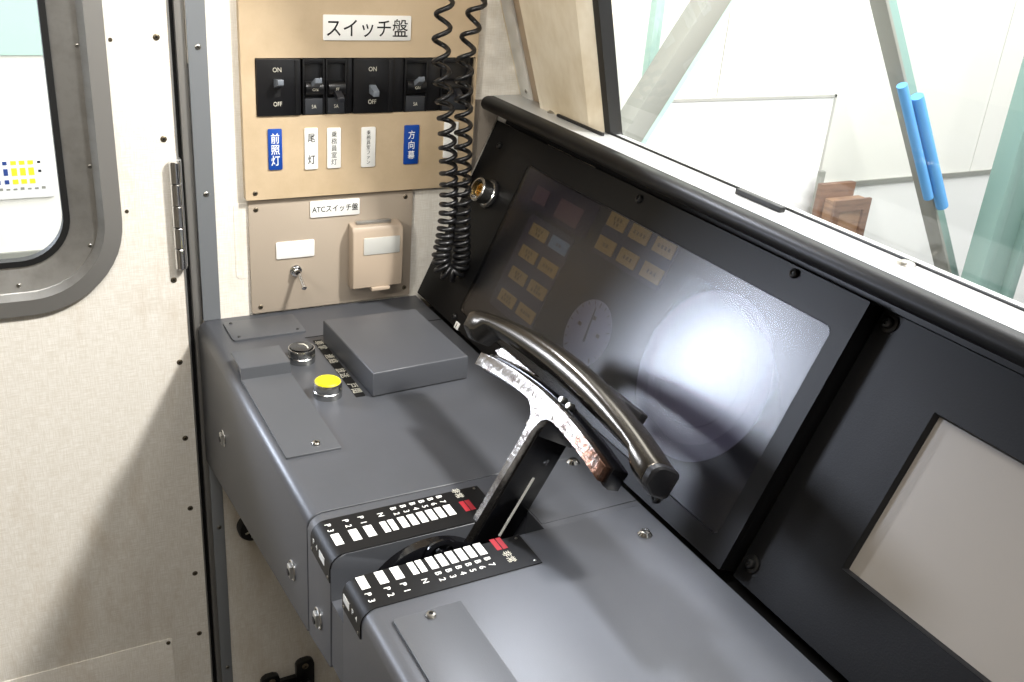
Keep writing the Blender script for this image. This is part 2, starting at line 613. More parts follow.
mb.ring(spl(rrect(.214, 2.0, -.012, .74, .012)), spl(rrect(.226, 1.98, .0, .72, .012)), -.012, .004)
wsg = struct(mb.build('window_1', M['rubber']))
mb = MB(RAKE)
mb.prism(spl(rrect(.220, 1.99, -.005, .73, .012)), -.008, -.004)
mb.build('glass', M['glass'], wsg)

# ---- the hall outside
HX = -2.5
struct(MB().box((HX - .05, -2.5, -2.3), (HX, 8.0, -.77)).build('wall_hall_lower', M['hall2']))
mb = MB()
for y0, y1 in ((-2.5, 1.2), (1.206, 2.884), (2.89, 4.86), (4.866, 8.0)):
    mb.box((HX - .05, y0, -.765), (HX, y1, 2.6))
struct(mb.build('wall_hall', M['hall']))
struct(MB().box((HX, -2.5, -.79), (HX + .012, 8, -.765)).build('trim_hall_dado', M['greybar']))
mb = MB()
mb.box((HX - .05, -2.5, -.094), (HX + .008, .6, .35))
struct(mb.build('trim_hall_band', M['mint_light']))
struct(MB().box((HX - .2, -2.5, -2.34), (4, 8, -2.3)).build('ground', M['floor']))

# ================================================================== DRIVER CONSOLE
con = thing('driver_console', 'dark grey metal driver desk with stepped access covers, along the wall under the black dashboard', 'control desk', (.5, .14, FLOOR_Z))


Y0 = -.0092     # front face of the desk


def con_profile(zb, r=.0125, yb=.2820):
    pts = []
    for k in range(7):
        a = math.radians(180 - 90 * k / 6)
        pts.append((Y0 + r + r * math.cos(a), -r + r * math.sin(a)))
    return [(Y0, zb)] + pts + [(yb, 0.0), (yb, zb)]


def con_body(x0, x1, y0=None, zb=None, bev=.0018):
    """console module between x0 and x1; the skirt's lower edge rises along the desk"""
    zz = lambda x: (-.2000 + .128 * x + .06 * x * x) if x < .8 else -.0592
    L = []
    for x in (x0, x1):
        pr = con_profile(zb if zb is not None else zz(x))
        if y0 is not None:
            pr = [(y0, zz(x)), (y0, 0), (.2820, 0), (.2820, zz(x))]
        L.append([(x, y, z) for y, z in pr])
    return L, bev


mb = MB()
L, b = con_body(.001, .4455)
mb.loft(L, bev=b)
mb.build('left_housing', M['console'], con)
mb = MB()
L, b = con_body(.4470, .5105)
mb.loft(L, bev=b)
L, b = con_body(.5415, 1.45)
mb.loft(L, bev=b)
L, b = con_body(.509, .543, y0=.1775)
mb.loft(L)
mb.box((.509, Y0 + .0010, -.115), (.543, .0125, -.046))
mb.box((.509, .0100, -.136), (.543, .185, -.1315))
right_housing = mb.build('right_housing', M['console'], con)
mb = MB()
mb.box((.44, .006, -.13), (.452, .2824, -.003))
mb.box((.44, Y0 + .003, -.13), (.452, .2824, -.015))
mb.build('joint_seal', M['dark'], con)
mb = MB()
mb.box((.003, .2790, -.030), (1.45, .335, -.020))
mb.build('dark_gap_filler', M['dark'], con)  # added black filler, keeps the lit wall from showing behind the desk
# slightly raised insert strip behind the slot, and rear edge seam
mb = MB()
mb.prism(rrect(.4474, .5355, .179, .2818, .001), -.001, .0006)
mb.build('insert_strip', M['console'], con)
mb = MB()
mb.box((.088, .10, -.001), (.0895, .2824, .0004))
mb.build('seam', M['dark'], con)

# blanking plate near the wall
mb = MB()
mb.prism(rrect(.018, .0735, .0175, .1065, .004), -.001, .0022, bev=.0006)
bp_ = mb.build('blanking_plate', M['console2'], con)
for u, v in ((.066, .026), (.0655, .098), (.024, .026)):
    screw_on(DECK, u, v, .0022, .002, M['screw_dark'], bp_)
# stepped access cover with its hood
mb = MB()
prof = [(.132, .0140), (.132, .0160), (.1325, .0165), (.1755, .0165), (.1770, .0157), (.1790, .0032), (.180, .0027), (.3490, .0027),
        (.3500, .0020), (.3500, .0), (.1765, .0), (.1745, .0130), (.1735, .0140)]
mb.loft([[(x, .0005, z) for x, z in prof], [(x, .0560, z) for x, z in prof]], bev=.0005)
mb.box((.147, .004, -.001), (.176, .054, .0145))
cv = mb.build('access_cover', M['console2'], con)
screw_on(DECK, .336, .0345, .003, .0042, M['screw'], cv, .003)
# large cover on the driver side of the desk
mb = MB()
mb.prism(rrect(.6035, 1.2, .0085, .066, .002), -.001, .0028, bev=.0005)
cv2 = mb.build('access_cover', M['console2'], con)
screw_on(DECK, .611, .037, .0028, .0042, M['screw'], cv2, .003)
# plain screws (oval heads in cup washers)
for u, v in ((.4560, .2600), (.5840, .2575), (.3725, .2590)):
    mb = MB()
    at = Matrix.Translation((u, v, 0))
    mb.lathe([(.0068, 0), (.0068, .0012), (.0058, .0024), (.0042, .0042), (.0015, .0048)], 24, at)
    s_ = mb.build('screw', M['chrome'], con)
    MB().box((-.0035, -.0006, .0036), (.0035, .0006, .0050), mx=at @ Matrix.Rotation(.9, 4, 'Z')).build('slot', M['dark'], s_)
# latch clips on the front face
for x, z in ((.1186, -.1016), (.3981, -.0935), (.4775, -.0893)):
    mb = MB(FRONT)
    at = Matrix.Translation((x, z, -Y0))
    mb.lathe([(.0105, -.0005), (.0105, .0008), (.0098, .0014), (.009, .0014), (.0088, .0003), (.001, .0002)], 24, at)
    c_ = mb.build('latch_clip', M['chrome'], con)
    mb = MB(FRONT)
    mb.prism([(-.0055, -.006), (.0055, -.006), (.004, .0065), (-.004, .0065)], .0, .0045, .001, mx=at)
    mb.build('latch_tongue', M['steel'], c_)
    mb = MB(FRONT)
    mb.lathe([(.0036, 0), (.0036, .0049), (.002, .005)], 14, at @ Matrix.Translation((0, -.001, .0003)))
    mb.build('latch_hole', M['dark'], c_)


# notch scale plates on both sides of the slot
def scale_plate(x0, x1, box_x, text_x, em_x):
    r, t = .0125, .0010
    oc, ic = [], []
    for k in range(7):
        a = math.radians(180 - 90 * k / 6)
        oc.append((Y0 + r + (r + t) * math.cos(a), -r + (r + t) * math.sin(a)))
        ic.append((Y0 + r + (r - .0005) * math.cos(a), -r + (r - .0005) * math.sin(a)))
    poly = [(Y0 - t, -.0262)] + oc + [(.1515, t), (.1515, -.0005)] + ic[::-1] + [(Y0 + .0005, -.0262)]
    mb = MB()
    mb.loft([[(x0, y, z) for y, z in poly], [(x1, y, z) for y, z in poly]])
    pl = mb.build('notch_scale_plate', M['plate'], con)
    z = t + .0001
    for yc, h in ((.0036, .0072), (.0197, .0076), (.0334, .0076), (.0477, .0053), (.0551, .0053), (.0650, .0064), (.0742, .0064),
                  (.0834, .0064), (.0924, .0064), (.1012, .0064), (.1106, .0068)):
        bx_ = box_x - .037 * yc
        MB().box((bx_ - .0080, yc - h / 2, z - .0004), (bx_ + .0080, yc + h / 2, z + .0002)).build('mark', M['mark'], pl)
    for yc in (.1258, .1315):
        MB().box((box_x - .0125, yc - .0023, z - .0004), (box_x + .0035, yc + .0023, z + .0002)).build('emergency_mark', M['red'], pl)
    for k, (s, yc) in enumerate((('P3', .0025), ('P2', .0190), ('P1', .0328), ('N', .0506), ('B2', .0645), ('B3', .0740), ('B4', .0834),
                                 ('B5', .0924), ('B6', .1014), ('B7', .1104))):
        s = s if len(s) == 1 else s[0] + '  ' + s[1]
        tx = text_x - .042 * yc
        lettering('lettering', s, .0078, DECK, (tx, yc, z), M['mark'], pl)
    lettering('lettering', '非常', .0085, DECK, (em_x, .1290, z), M['pale'], pl, wide=.95)
    # front return: P4 and its mark
    fy = -Y0 + t
    MB(FRONT).box((box_x - .0068, -.0175, fy - .0003), (box_x + .0068, -.0105, fy + .0003)).build('mark', M['mark'], pl)
    lettering('lettering', 'P  4', .0078, FRONT, (text_x, -.0125, fy + .0001), M['mark'], pl)
    for u, v in ((x0 + .004, -.0225), (x1 - .004, -.0225)):
        MB(FRONT).lathe([(.0013, 0), (.0013, .0008), (.0004, .001)], 12, Matrix.Translation((u, v, fy - .0002))).build('pin', M['screw'], pl)
    for u, v in ((x0 + .004, .1465), (x1 - .004, .1465)):
        MB().lathe([(.0013, 0), (.0013, .0008), (.0004, .001)], 12, Matrix.Translation((u, v, t - .0002))).build('pin', M['screw'], pl)
    return pl


scale_plate(.4590, .5100, .4900, .4720, .4640)
scale_plate(.5425, .5840, .5522, .5712, .5668)
# ---- raised box on the desk
mb = MB()
bq = [(.1085, .1165), (.2605, .1225), (.2545, .2390), (.1095, .2355)]
mb.loft([[(x, y, .0006) for x, y in bq], [(x, y, .0300) for x, y in bq]], bev=.0022, seg=3)
o = mb.build('raised_equipment_box', M['console'])
tag(o, 'square dark grey metal box standing on the desk beside the two push buttons', 'box')
# strip of small lettered markings beside it (plate on desk)
kp = thing('marking_strip', 'narrow black strip of tiny pale characters on the desk along the grey box', 'label strip', (.18, .110, 0))
MB().prism(rrect(.100, .2535, .1060, .1168, .001), 0, .0006).build('strip_plate', M['plate'], kp)
for k, ch in enumerate('車掌 連絡 放送 戸閉'):
    if ch != ' ':
        lettering('lettering', ch, .0115, DECK, (.109 + k * .0131, .1114, .0008), M['pale'], kp, rot=math.pi * 0)


# ---- push buttons
def button(x, y, capm, label, name):
    t = thing(name, label, 'button', (x, y, 0))
    mb = MB()
    at = Matrix.Translation((x, y, 0))
    mb.lathe([(.0155, .0002), (.0155, .0068), (.0148, .0076), (.0148, .0086), (.0155, .0092), (.0155, .0165), (.0151, .0172), (.0141, .0172), (.0138, .0165), (.002, .0165)], 40, at)
    mb.build('bezel', M['silver'], t)
    mb = MB()
    mb.lathe([(.0137, .0166), (.0137, .0178), (.0128, .0186), (.002, .0188)], 36, at)
    mb.build('cap', capm, t)
    return t


bk = button(.1475, .0778, M['black_gloss'], 'black topped round push button with silver ring on the desk', 'push_button')
MB().prism([(-.0070, -.002), (-.003, .0035), (.003, .005), (.008, .0045), (.008, .0062), (.002, .0068), (-.005, .0045)], .0187, .0190,
           mx=Matrix.Translation((.1475, .0778, 0))).build('cap_mark', M['pale'], bk)
button(.2385, .0788, M['yellow'], 'yellow topped round push button with silver ring on the desk', 'push_button')

# ================================================================== POWER HANDLE
HND = frame((.508, .187, .103), (1, 0, 0), (0, .487, .8734), (0, -.8734, .487))
hn = thing('power_brake_handle', 'T-shaped chrome and black power brake handle leaning forward from the slotted scale', 'handle', (.508, .12, -.02))


# drum of the controller inside the slot
mb = MB()
mb.lathe([(.062, 0), (.064, .001), (.064, .010), (.062, .011)], 64, frame((.514, .078, -.0645), (0, 1, 0), (0, 0, 1), (1, 0, 0)))
dr = mb.build('controller_drum', M['black_gloss'], hn)
mb = MB()
mb.lathe([(.017, 0), (.017, .0025), (.013, .0035), (.012, .0012), (.006, .0012), (.0055, .004), (.002, .0045)], 32,
         frame((.525, .084, -.014), (0, 1, 0), (0, 0, 1), (1, 0, 0)))
mb.build('hub', M['black_gloss'], dr)
for a in range(4):
    aa = a * math.pi / 2 + .4
    mb = MB()
    mb.lathe([(.0024, 0), (.0024, .0022), (.001, .003)], 12,
             frame((.527, .084 + .0095 * math.cos(aa), -.014 + .0095 * math.sin(aa)), (0, 1, 0), (0, 0, 1), (1, 0, 0)))
    mb.build('screw', M['chrome'], dr)



# chrome T face: thin stem and bowed crossbar joined by fillets
def bow(x):
    return .0045 - .0115 * ((x + .0075) / .11) ** 2


hw, bt = .0038, .0066
XL, XR = -.118, .1035
topx = [XL + (XR - XL) * k / 20 for k in range(21)]
poly = [(x, bow(x) + bt) for x in topx]
rx = [XR + (.020 - XR) * k / 8 for k in range(9)]
poly += [(x, bow(x) - bt) for x in rx]
poly += [(.0135, -.0045), (.0085, -.0085), (.0056, -.0150), (hw, -.0230), (hw, -.166), (-hw, -.166), (-hw, -.0230), (-.0050, -.0150), (-.0078, -.0095), (-.0125, -.0055)]
poly += [(x, bow(x) - bt) for x in [-.020 + (XL + .020) * k / 8 for k in range(9)]]
mb = MB(HND)
mb.prism(poly[::-1], -.0035, .0045, bev=.0008)
mb.build('tee_frame', M['worn'], hn)
# black body of stem and crossbar
mb = MB(HND)
mb.box((-.0060, -.166, -.041), (.0060, -.006, -.0030), .0015)
mb.box((-.0075, -.0245, -.046), (.0075, .0050, -.0032), .0018)
mb.build('stem_body', M['black_gloss'], hn)
mb = MB(HND)
pr = [(-.0085, -.0032), (.0085, -.0032), (.0100, -.010), (.0085, -.021), (-.0085, -.021), (-.0105, -.010)]
bx = [XL + .004 + (XR + .0025 - XL - .004) * k / 16 for k in range(17)]
mb.loft([[(x, a + bow(x), b_) for a, b_ in pr] for x in bx], bev=.0012)
mb.build('crossbar_body', M['black_gloss'], hn)
mb = MB(HND)
mb.box((.0058, -.125, -.0265), (.0066, -.062, -.0240))
mb.build('pointer_line', M['mark'], hn)
mb = MB(HND)
mb.prism([(-.132, .004), (-.124, .0105), (-.060, .0118), (-.060, .0105), (-.124, .002)], -.026, -.020)
mb.build('spring_plate', M['worn'], hn)
for u in (.022, .010):
    mb = MB(HND)
    mb.lathe([(.003, 0), (.003, .006), (.002, .0068)], 14, Matrix.Translation((u, .0150, -.008)))
    mb.build('bolt', M['screw'], hn)
# dead-man grip: bowed bar with turned down ends
N = 32
GX, GH = -.0225, .158
mb = MB(HND)
loops = []
for k in range(N + 1):
    u = -1 + 2 * k / N
    x = GX + GH * u
    wo = .0265 + .0215 * (1 - u * u)
    wi = .0120 + .0085 * (1 - u * u)
    if abs(u) > .80:
        q = min(1, (abs(u) - .80) / .09)
        wi -= (.0115 if u > 0 else .0165) * (3 * q * q - 2 * q ** 3)
    h = wo - wi
    n0, n1 = -.035, -.003
    loops.append([(x, wo, n1 - .011), (x, wo - .0016, n1 - .0055), (x, wo - .0048, n1 - .0012), (x, wo - .0075, n1), (x, wi + h * .36, n1 - .0008), (x, wi + h * .28, n1 - .0022),
                  (x, wi + .0012, n1 - .012), (x, wi, n1 - .015), (x, wi, n0 + .004), (x, wi + .003, n0), (x, wo - .005, n0), (x, wo - .0012, n0 + .003), (x, wo, n0 + .007)])
mb.loft(loops, bev=.0010)
grip = mb.build('grip', M['grip'], hn, 50)
for s, side in ((loops[-1], 1),):
    mb = MB(HND)
    cx_ = sum(p[1] for p in s) / len(s)
    cn_ = sum(p[2] for p in s) / len(s)
    sc = lambda k, dx: [(p[0] + dx * side, cx_ + (p[1] - cx_) * k, cn_ + (p[2] - cn_) * k) for p in s]
    mb.loft([sc(1.0, 0), sc(1.03, .0006), sc(1.0, .005), sc(.86, .0065)])
    mb.build('end_cap', M['black_plastic'], grip)
mb = MB(HND)
mb.box((.012, .034, -.044), (.070, .0440, -.0345), .0015)
mb.build('thumb_catch', M['black_plastic'], hn)
# small white tag just left of the grip, on the dashboard foot
mb = MB(DASH)
mb.box((.1235, .0035, -.002), (.1335, .0125, .0012), .0003)
tg = tag(mb.build('number_tag', M['white']), 'tiny white tag at the foot of the dashboard by the grip left end', 'tag')
lettering('lettering', '1', .008, DASH, (.1285, .008, .0014), M['ink'], tg)

# ================================================================== DASHBOARD
ip = thing('instrument_panel', 'black sloping instrument panel with two round gauges behind smoked acrylic', 'instrument panel', (.33, .30, 0))
mb = MB(DASH)
mb.box((.003, .0045, -.022), (.6545, .2600, -.006), .0012)
mb.build('panel_body', M['dash'], ip)
IX0, IX1, IT0, IT1 = .1165, .6352, .0250, .2285
mb = MB(DASH)
mb.ring(rrect(.003, .6545, .0045, .2600, .0015, 8), rrect(IX0, IX1, IT0, IT1, .008, 8), -.0065, 0.0)
bz = mb.build('bezel', M['dash'], ip)
mb = MB(DASH)
mb.prism(rrect(IX0 - .001, IX1 + .001, IT0 - .001, IT1 + .001, .008, 8), -.0062, -.0052)
mb.build('back_plate', M['dash_in'], ip)
for u, v in ((.0368, .2318), (.3394, .2512), (.572, .2535), (.5556, .0145), (.30, .0145), (.115, .0145)):
    screw_on(DASH, u, v, 0, .0045, M['screw_dark'], ip, .004)
# lamp box with two lamps
mb = MB(DASH)
mb.plate(.1985, .2045, .1610, .0420, -.0052, -.0040, .004)
lb = mb.build('lamp_plate', M['lampbox'], ip)
for cx_, sx_, sy_ in ((.166, .030, .0195), (.231, .050, .0235)):
    MB(DASH).plate(cx_, .2005 + (.0015 if sx_ < .04 else 0), sx_, sy_, -.0040, -.0034, .0012).build('lamp_window', M['lampred'], lb)
mb = MB(DASH)
mb.plate(.2135, .118, .1010, .1215, -.0052, -.0043, .004)
kp1 = mb.build('key_plate', M['keyplate'], ip)
mb = MB(DASH)
mb.plate(.3615, .2025, .1240, .0505, -.0052, -.0043, .004)
kp2 = mb.build('key_plate', M['keyplate'], ip)


def key(cx_, cy_, sx_, sy_, material, parent, rows):
    k_ = MB(DASH)
    k_.plate(cx_, cy_, sx_, sy_, -.0043, -.0032, .0008)
    k_ = k_.build('legend_key', material, parent)
    mb_ = MB(DASH)
    for r_, n_ in enumerate(rows):
        yy = cy_ + (len(rows) - 1) * .0026 - r_ * .0052
        for i in range(n_):
            xx = cx_ + (i - (n_ - 1) / 2) * .0058
            for q in range(3):
                mb_.box((xx - .0019, yy - .0018 + q * .0014, -.0033), (xx + .0019, yy - .0012 + q * .0014, -.0031))
            mb_.box((xx - .0003, yy - .0019, -.0033), (xx + .0003, yy + .0019, -.0031))
    mb_.build('legend', M['keyink'], k_)


rowset = [(3, 2), (3, 3), (3, 2), (4,), (3, 2), (2, 4), (3, 4), (4,)]
i = 0
for tt in (.1632, .1345, .1058, .0753):
    for ss in (.1955, .2420):
        blue_ = (i == 1)
        key(ss, tt, .0375, .0150, M['keyblue'] if blue_ else M['key'], kp1, (2,) if blue_ else rowset[i])
        i += 1
for j, tt in enumerate((.2187, .1905)):
    for k, ss in enumerate((.3185, .3607, .4040)):
        key(ss, tt, .0325, .0160, M['key'], kp2, ((3, 2), (4,), (4,), (2,), (3,), (3,))[j * 3 + k])
# gauges
mb = MB(DASH)
mb.prism(circle(.527, .1325, .0815, 72), -.0052, -.0046)
g1 = mb.build('speed_gauge', M['ring'], ip)
for r_, z_, mm_ in ((.066, -.0042, 'face'), (.0505, -.0038, 'ring'), (.0490, -.0036, 'face'), (.0135, -.0034, 'ring'), (.0125, -.0032, 'face')):
    mb = MB(DASH)
    mb.prism(circle(.527, .1325, r_, 64), -.0050, z_)
    mb.build('dial_ring', M[mm_], g1)
mb = MB(DASH)
mb.prism(circle(.3555, .1000, .0375, 56), -.0052, -.0046)
g2 = mb.build('pressure_gauge', M['face'], ip)
mb = MB(DASH)
for k in range(17):
    a = math.radians(-45 + 270 * k / 16)
    r0 = .030 if k % 4 == 0 else .0325
    d_ = Matrix.Translation((.3555, .1, 0)) @ Matrix.Rotation(a, 4, 'Z')
    mb.box((r0, -.0005, -.0047), (.0355, .0005, -.0044), mx=d_)
for cx_, cy_ in ((-.018, .004), (.018, .004), (0, .018)):
    mb.box((.3555 + cx_ - .003, .1 + cy_ - .002, -.0047), (.3555 + cx_ + .003, .1 + cy_ + .002, -.0044))
mb.build('dial_ticks', M['keyink'], g2)
mb = MB(DASH)
d_ = Matrix.Translation((.3555, .1, 0)) @ Matrix.Rotation(math.radians(100), 4, 'Z')
mb.prism([(-.010, -.0016), (.029, -.0004), (.029, .0004), (-.010, .0016)], -.0044, -.0038, mx=d_)
mb.build('pointer', M['ink'], g2)
mb = MB(DASH)
mb.prism(rrect(IX0 + .0009, IX1 - .0009, IT0 + .0009, IT1 - .0009, .0072, 8), -.0022, -.0008)
mb.build('acrylic_cover', M['acrylic'], ip)
# inspection socket at the left end
mb = MB(DASH)
at = Matrix.Translation((.0650, .1715, 0))
mb.lathe([(.0165, 0), (.0165, .004), (.0150, .0055), (.0150, .009), (.0158, .010), (.0158, .020), (.0146, .0215), (.0128, .0215), (.0122, .012), (.002, .012)], 36, at)
so = mb.build('panel_socket', M['silver'], ip)
mb = MB(DASH)
mb.lathe([(.0095, .011), (.0095, .016), (.0085, .0175), (.006, .0175), (.0055, .0145), (.001, .0145)], 24, at)
mb.build('socket_core', M['brass'], so)
mb = MB(DASH)
mb.lathe([(.0190, -.0004), (.0190, .003), (.0170, .0042), (.010, .0042)], 32, at)
mb.build('socket_flange', M['black_plastic'], so)

# ---- display panel to the right
dp = thing('display_panel', 'black sloping panel holding the blank pale screen at the right of the dashboard', 'display panel', (1.0, .30, 0))
SX0, SX1, ST0, ST1 = .7390, 1.02, .0672, .2078
mb = MB(DASH)
mb.ring(rrect(.6560, 1.44, .0020, .2602, .001, 4), rrect(SX0, SX1, ST0, ST1, .0005, 4), -.036, -.019)
mb.build('panel_plate', M['dash'], dp)
mb = MB(DASH)
mb.box((SX0 - .002, ST0 - .002, -.034), (SX1 + .002, ST1 + .002, -.0245))
mb.build('screen', M['screen'], dp)
mb = MB(DASH)
mb.ring(rrect(SX0 + .0002, SX1 - .0002, ST0 + .0002, ST1 - .0002, .0005, 4), rrect(SX0 + .0022, SX1 - .0022, ST0 + .0018, ST1 - .0018, .0005, 4), -.030, -.0192, z1i=-.0235)
mb.build('screen_surround', M['dark'], dp)
for u, v in ((.6660, .2515), (.6545 + .0045, .0215), (1.1, .2515)):
    mb = MB(DASH)
    mb.lathe([(.0078, -.0005), (.0078, .0012), (.006, .0018)], 24, Matrix.Translation((max(u, .6665), v, -.019)))
    ws = mb.build('washer', M['screw_dark'], dp)
    screw_on(DASH, max(u, .6665), v, -.0172, .0050, M['screw_dark'], ws, .0045)

# ---- hood: fascia, lip, ledge
hd = thing('dashboard_hood', 'long black lipped hood with a pale ledge above the dashboard under the windshield', 'dashboard hood', (.7, .40, .24))
mb = MB(DASH)
mb.box((.003, .2608, -.030), (1.45, .2830, -.0125), .0004)
mb.build('fascia', M['dash'], hd)
mb = MB(DASH)
mb.box((.003, .2520, -.052), (1.45, .2900, -.0375))
mb.build('dark_gap_backing', M['dark'], hd)  # added dark backing, stops light showing between fascia and panels
lp = []
for k in range(11):
    a = math.radians(90 + 180 * k / 10)
    lp.append((.3745 + .0100 * math.cos(a), .2595 + .0092 * math.sin(a)))
lip_poly = lp + [(.402, .2500), (.402, .2560), (.386, .2687)]
mb = MB()
mb.loft([[(x, y, z) for y, z in lip_poly] for x in (.0015, 1.45)], bev=.0006)
mb.build('lip', M['dash'], hd)
mb = MB()
mb.box((.0015, .3815, .2600), (1.45, .4225, .2692), .0008)
mb.box((.205, .420, .2600), (1.45, .4320, .2692), .0008)
mb.build('ledge', M['ledge'], hd)
for x, y in ((.112, .4085), (.662, .411)):
    mb = MB()
    mb.lathe([(.0075, 0), (.0075, .001), (.006, .0025), (.002, .0034)], 20, Matrix.Translation((x, y, .2690)))
    mb.build('bolt', M['screw'], hd)
mb = MB()
mb.box((.13, .4020, .2690), (.232, .4060, .2725), .001)
mb.box((.462, .4035, .2690), (.524, .4105, .2745), .001)
mb.box((.215, .4175, .2690), (1.45, .4200, .2712), .0006)
mb.build('edge_seal', M['rubber'], hd)
# taupe end plate on the wall
mb = MB(WALL)
mb.prism([(.3530, .1600), (.3535, .2640), (.3850, .2640), (.3940, .2480)], .0, .0022)
ep = mb.build('end_plate', mat('end_plate_grey', '#8D8479', .45), hd)

# ================================================================== SWITCH BOARD
sb = thing('switch_board', 'tan painted metal switch board panel on the wall carrying the breaker row', 'switch board', (0, .2, .15))
HY0, HY1, HZ0, HZ1 = .0735, .3530, .2505, .3168
mb = MB(BOARD)
mb.ring(rrect(.0575, .3555, .1505, .70, .002, 4), rrect(HY0, HY1, HZ0, HZ1, .0008, 4), .0003, .0100)
mb.build('front_panel', M['tan'], sb)
mb = MB(BOARD)
mb.box((HY0 - .002, HZ0 - .002, .0003), (HY1 + .002, HZ1 + .002, .002))
mb.build('back_plate', M['dark'], sb)
for u, v in ((.0690, .1590), (.3465, .1590)):
    screw_on(BOARD, u, v, .0100, .0030, M['screw_old'], sb)

# ---- breakers
BZ0, BZ1 = .2512, .3160


def big_breaker(y0, y1, on, label):
    t = thing('large_breaker', label, 'circuit breaker', (.002, (y0 + y1) / 2, .285), 'breakers on the switch board')
    cy = (y0 + y1) / 2 - .002
    mb = MB(BOARD)
    mb.box((y0, BZ0, .0022), (y1, BZ1, .0125), .0009)
    mb.box((y1 - .007, BZ0 + .001, .012), (y1 - .0005, BZ1 - .001, .0135), .0006)
    mb.build('case', M['black_plastic'], t)
    zc = .2835 + .001
    MB(BOARD).box((cy - .0035, zc - .0115, .0121), (cy + .0035, zc + .0105, .0127)).build('slot', M['dark'], t)
    mb = MB(BOARD)
    dz = .011 if on else -.011
    prof = [(-.0034, 0, .011), (.0034, 0, .011)]
    lo = [(cy - .0042, zc + dz * .35 - .005, .0118), (cy + .0042, zc + dz * .35 - .005, .0118), (cy + .0042, zc + dz * .35 + .005, .0118), (cy - .0042, zc + dz * .35 + .005, .0118)]
    hi = [(a + (.0006 if a < cy else -.0006), b_ + dz * .35 * 1.0, .0275) for a, b_, c_ in lo]
    hi = [(a, zc + dz * .70 + (b_ - (zc + dz * .7)) * .62, c_) for a, b_, c_ in hi]
    mb.loft([lo, hi], bev=.0008)
    mb.build('toggle', mat('toggle_grey', '#70767E', .3), t)
    lettering('lettering', 'ON', .0075, BOARD, (cy, zc + .0195, .0127), M['pale'], t, wide=.9)
    lettering('lettering', 'OFF', .0075, BOARD, (cy, zc - .0195, .0127), M['pale'], t, wide=.8)


def mini_breaker(y0, y1, on, label, printed=True):
    t = thing('miniature_breaker', label, 'circuit breaker', (.002, (y0 + y1) / 2, .285), 'breakers on the switch board')
    cy = (y0 + y1) / 2
    mb = MB(BOARD)
    mb.box((y0, BZ0, .0022), (y1, BZ1, .006), .0006)
    mb.box((y0, BZ0, .005), (y0 + .0022, BZ1, .0118), .0005)
    mb.box((y1 - .0022, BZ0, .005), (y1, BZ1, .0118), .0005)
    mb.box((y0 + .001, BZ1 - .0060, .005), (y1 - .001, BZ1, .0112), .0006)
    mb.build('case', M['black_plastic'], t)
    # lower rating block
    mb = MB(BOARD)
    mb.box((y0 + .0025, BZ0 + .0005, .005), (y1 - .0025, BZ0 + .019, .0115), .0007)
    rb = mb.build('rating_block', mat('rating_block_grey', '#34363A', .35), t)
    if printed:
        lettering('lettering', '5A', .0062, BOARD, (cy, BZ0 + .0095, .0117), M['pale'], rb, wide=.8)
    # rocker barrel
    mb = MB(BOARD)
    zc = BZ0 + .0305
    hw_ = (y1 - y0) / 2 - .0028
    seg = [(.0085 * math.cos(math.radians(a)), .0085 * math.sin(math.radians(a))) for a in range(0, 360, 18)]
    mb.loft([[(cy - hw_, zc + b_, .0085 + a) for a, b_ in seg], [(cy + hw_, zc + b_, .0085 + a) for a, b_ in seg]])
    rk = mb.build('rocker', M['black_plastic'], t)
    if printed:
        lettering('lettering', 'ON' if on else 'FF', .0050, BOARD, (cy, zc, .0172), M['pale'], rk, wide=.9)
    dz = .0125 if on else -.0110
    mb = MB(BOARD)
    lo = [(cy - .0042, zc + dz * .3 - .0032, .0135), (cy + .0042, zc + dz * .3 - .0032, .0135), (cy + .0042, zc + dz * .3 + .0032, .0135), (cy - .0042, zc + dz * .3 + .0032, .0135)]
    hi = [(a + .0005, zc + dz + (b_ - zc - dz * .3) * .95, .0285) for a, b_, c_ in lo]
    mb.loft([lo, hi], bev=.0007)
    tgm = mb.build('toggle', mat('toggle_grey', '#70767E' if on else '#222327', .3), rk)


big_breaker(.0742, .1258, True, 'leftmost wide black breaker with ON and OFF print, toggle up')
mini_breaker(.1285, .1550, True, 'narrow black breaker with raised toggle above the white 尾灯 plate')
mini_breaker(.1562, .1822, False, 'narrow black breaker with lowered toggle above the 乗務員室灯 plate')
big_breaker(.1905, .2420, False, 'wide black breaker in mid row with ON and OFF print, toggle down')
mini_breaker(.2565, .2870, True, 'narrow black breaker with raised toggle above the blue 方向幕 plate')
mini_breaker(.3060, .3440, False, 'black breaker behind the coiled cords at right end of row', False)
for y0, y1 in ((.1830, .1897), (.2428, .2557), (.2878, .3052)):
    mb = MB(BOARD)
    mb.box((y0, BZ0, .002), (y1, BZ1, .0095), .0006)
    mb.build('filler_strip', M['black_plastic'], sb)


# ---- name plates on the board
def name_plate(y0, y1, z0, z1, pm, label, text, size, ink, wide=1.0, line=1.0, n0=.0101, r=.0012, tilt=0.0, name='name_plate', base=None):
    cy, cz = (y0 + y1) / 2, (z0 + z1) / 2
    t = thing(name, label, 'name plate', (n0, cy, cz), 'name plates on the switch boards')
    fr2 = (base or BOARD) @ Matrix.Translation((cy, cz, 0)) @ Matrix.Rotation(tilt, 4, 'Z')
    mb = MB(fr2)
    mb.plate(0, 0, y1 - y0, z1 - z0, n0, n0 + .0016, r, .0003)
    mb.build('plate', pm, t)
    if text:
        lettering('lettering', text, size, fr2, (0, 0, n0 + .0017), ink, t, wide, line, bold=-.00005 if size < .009 else .00008)
    return t


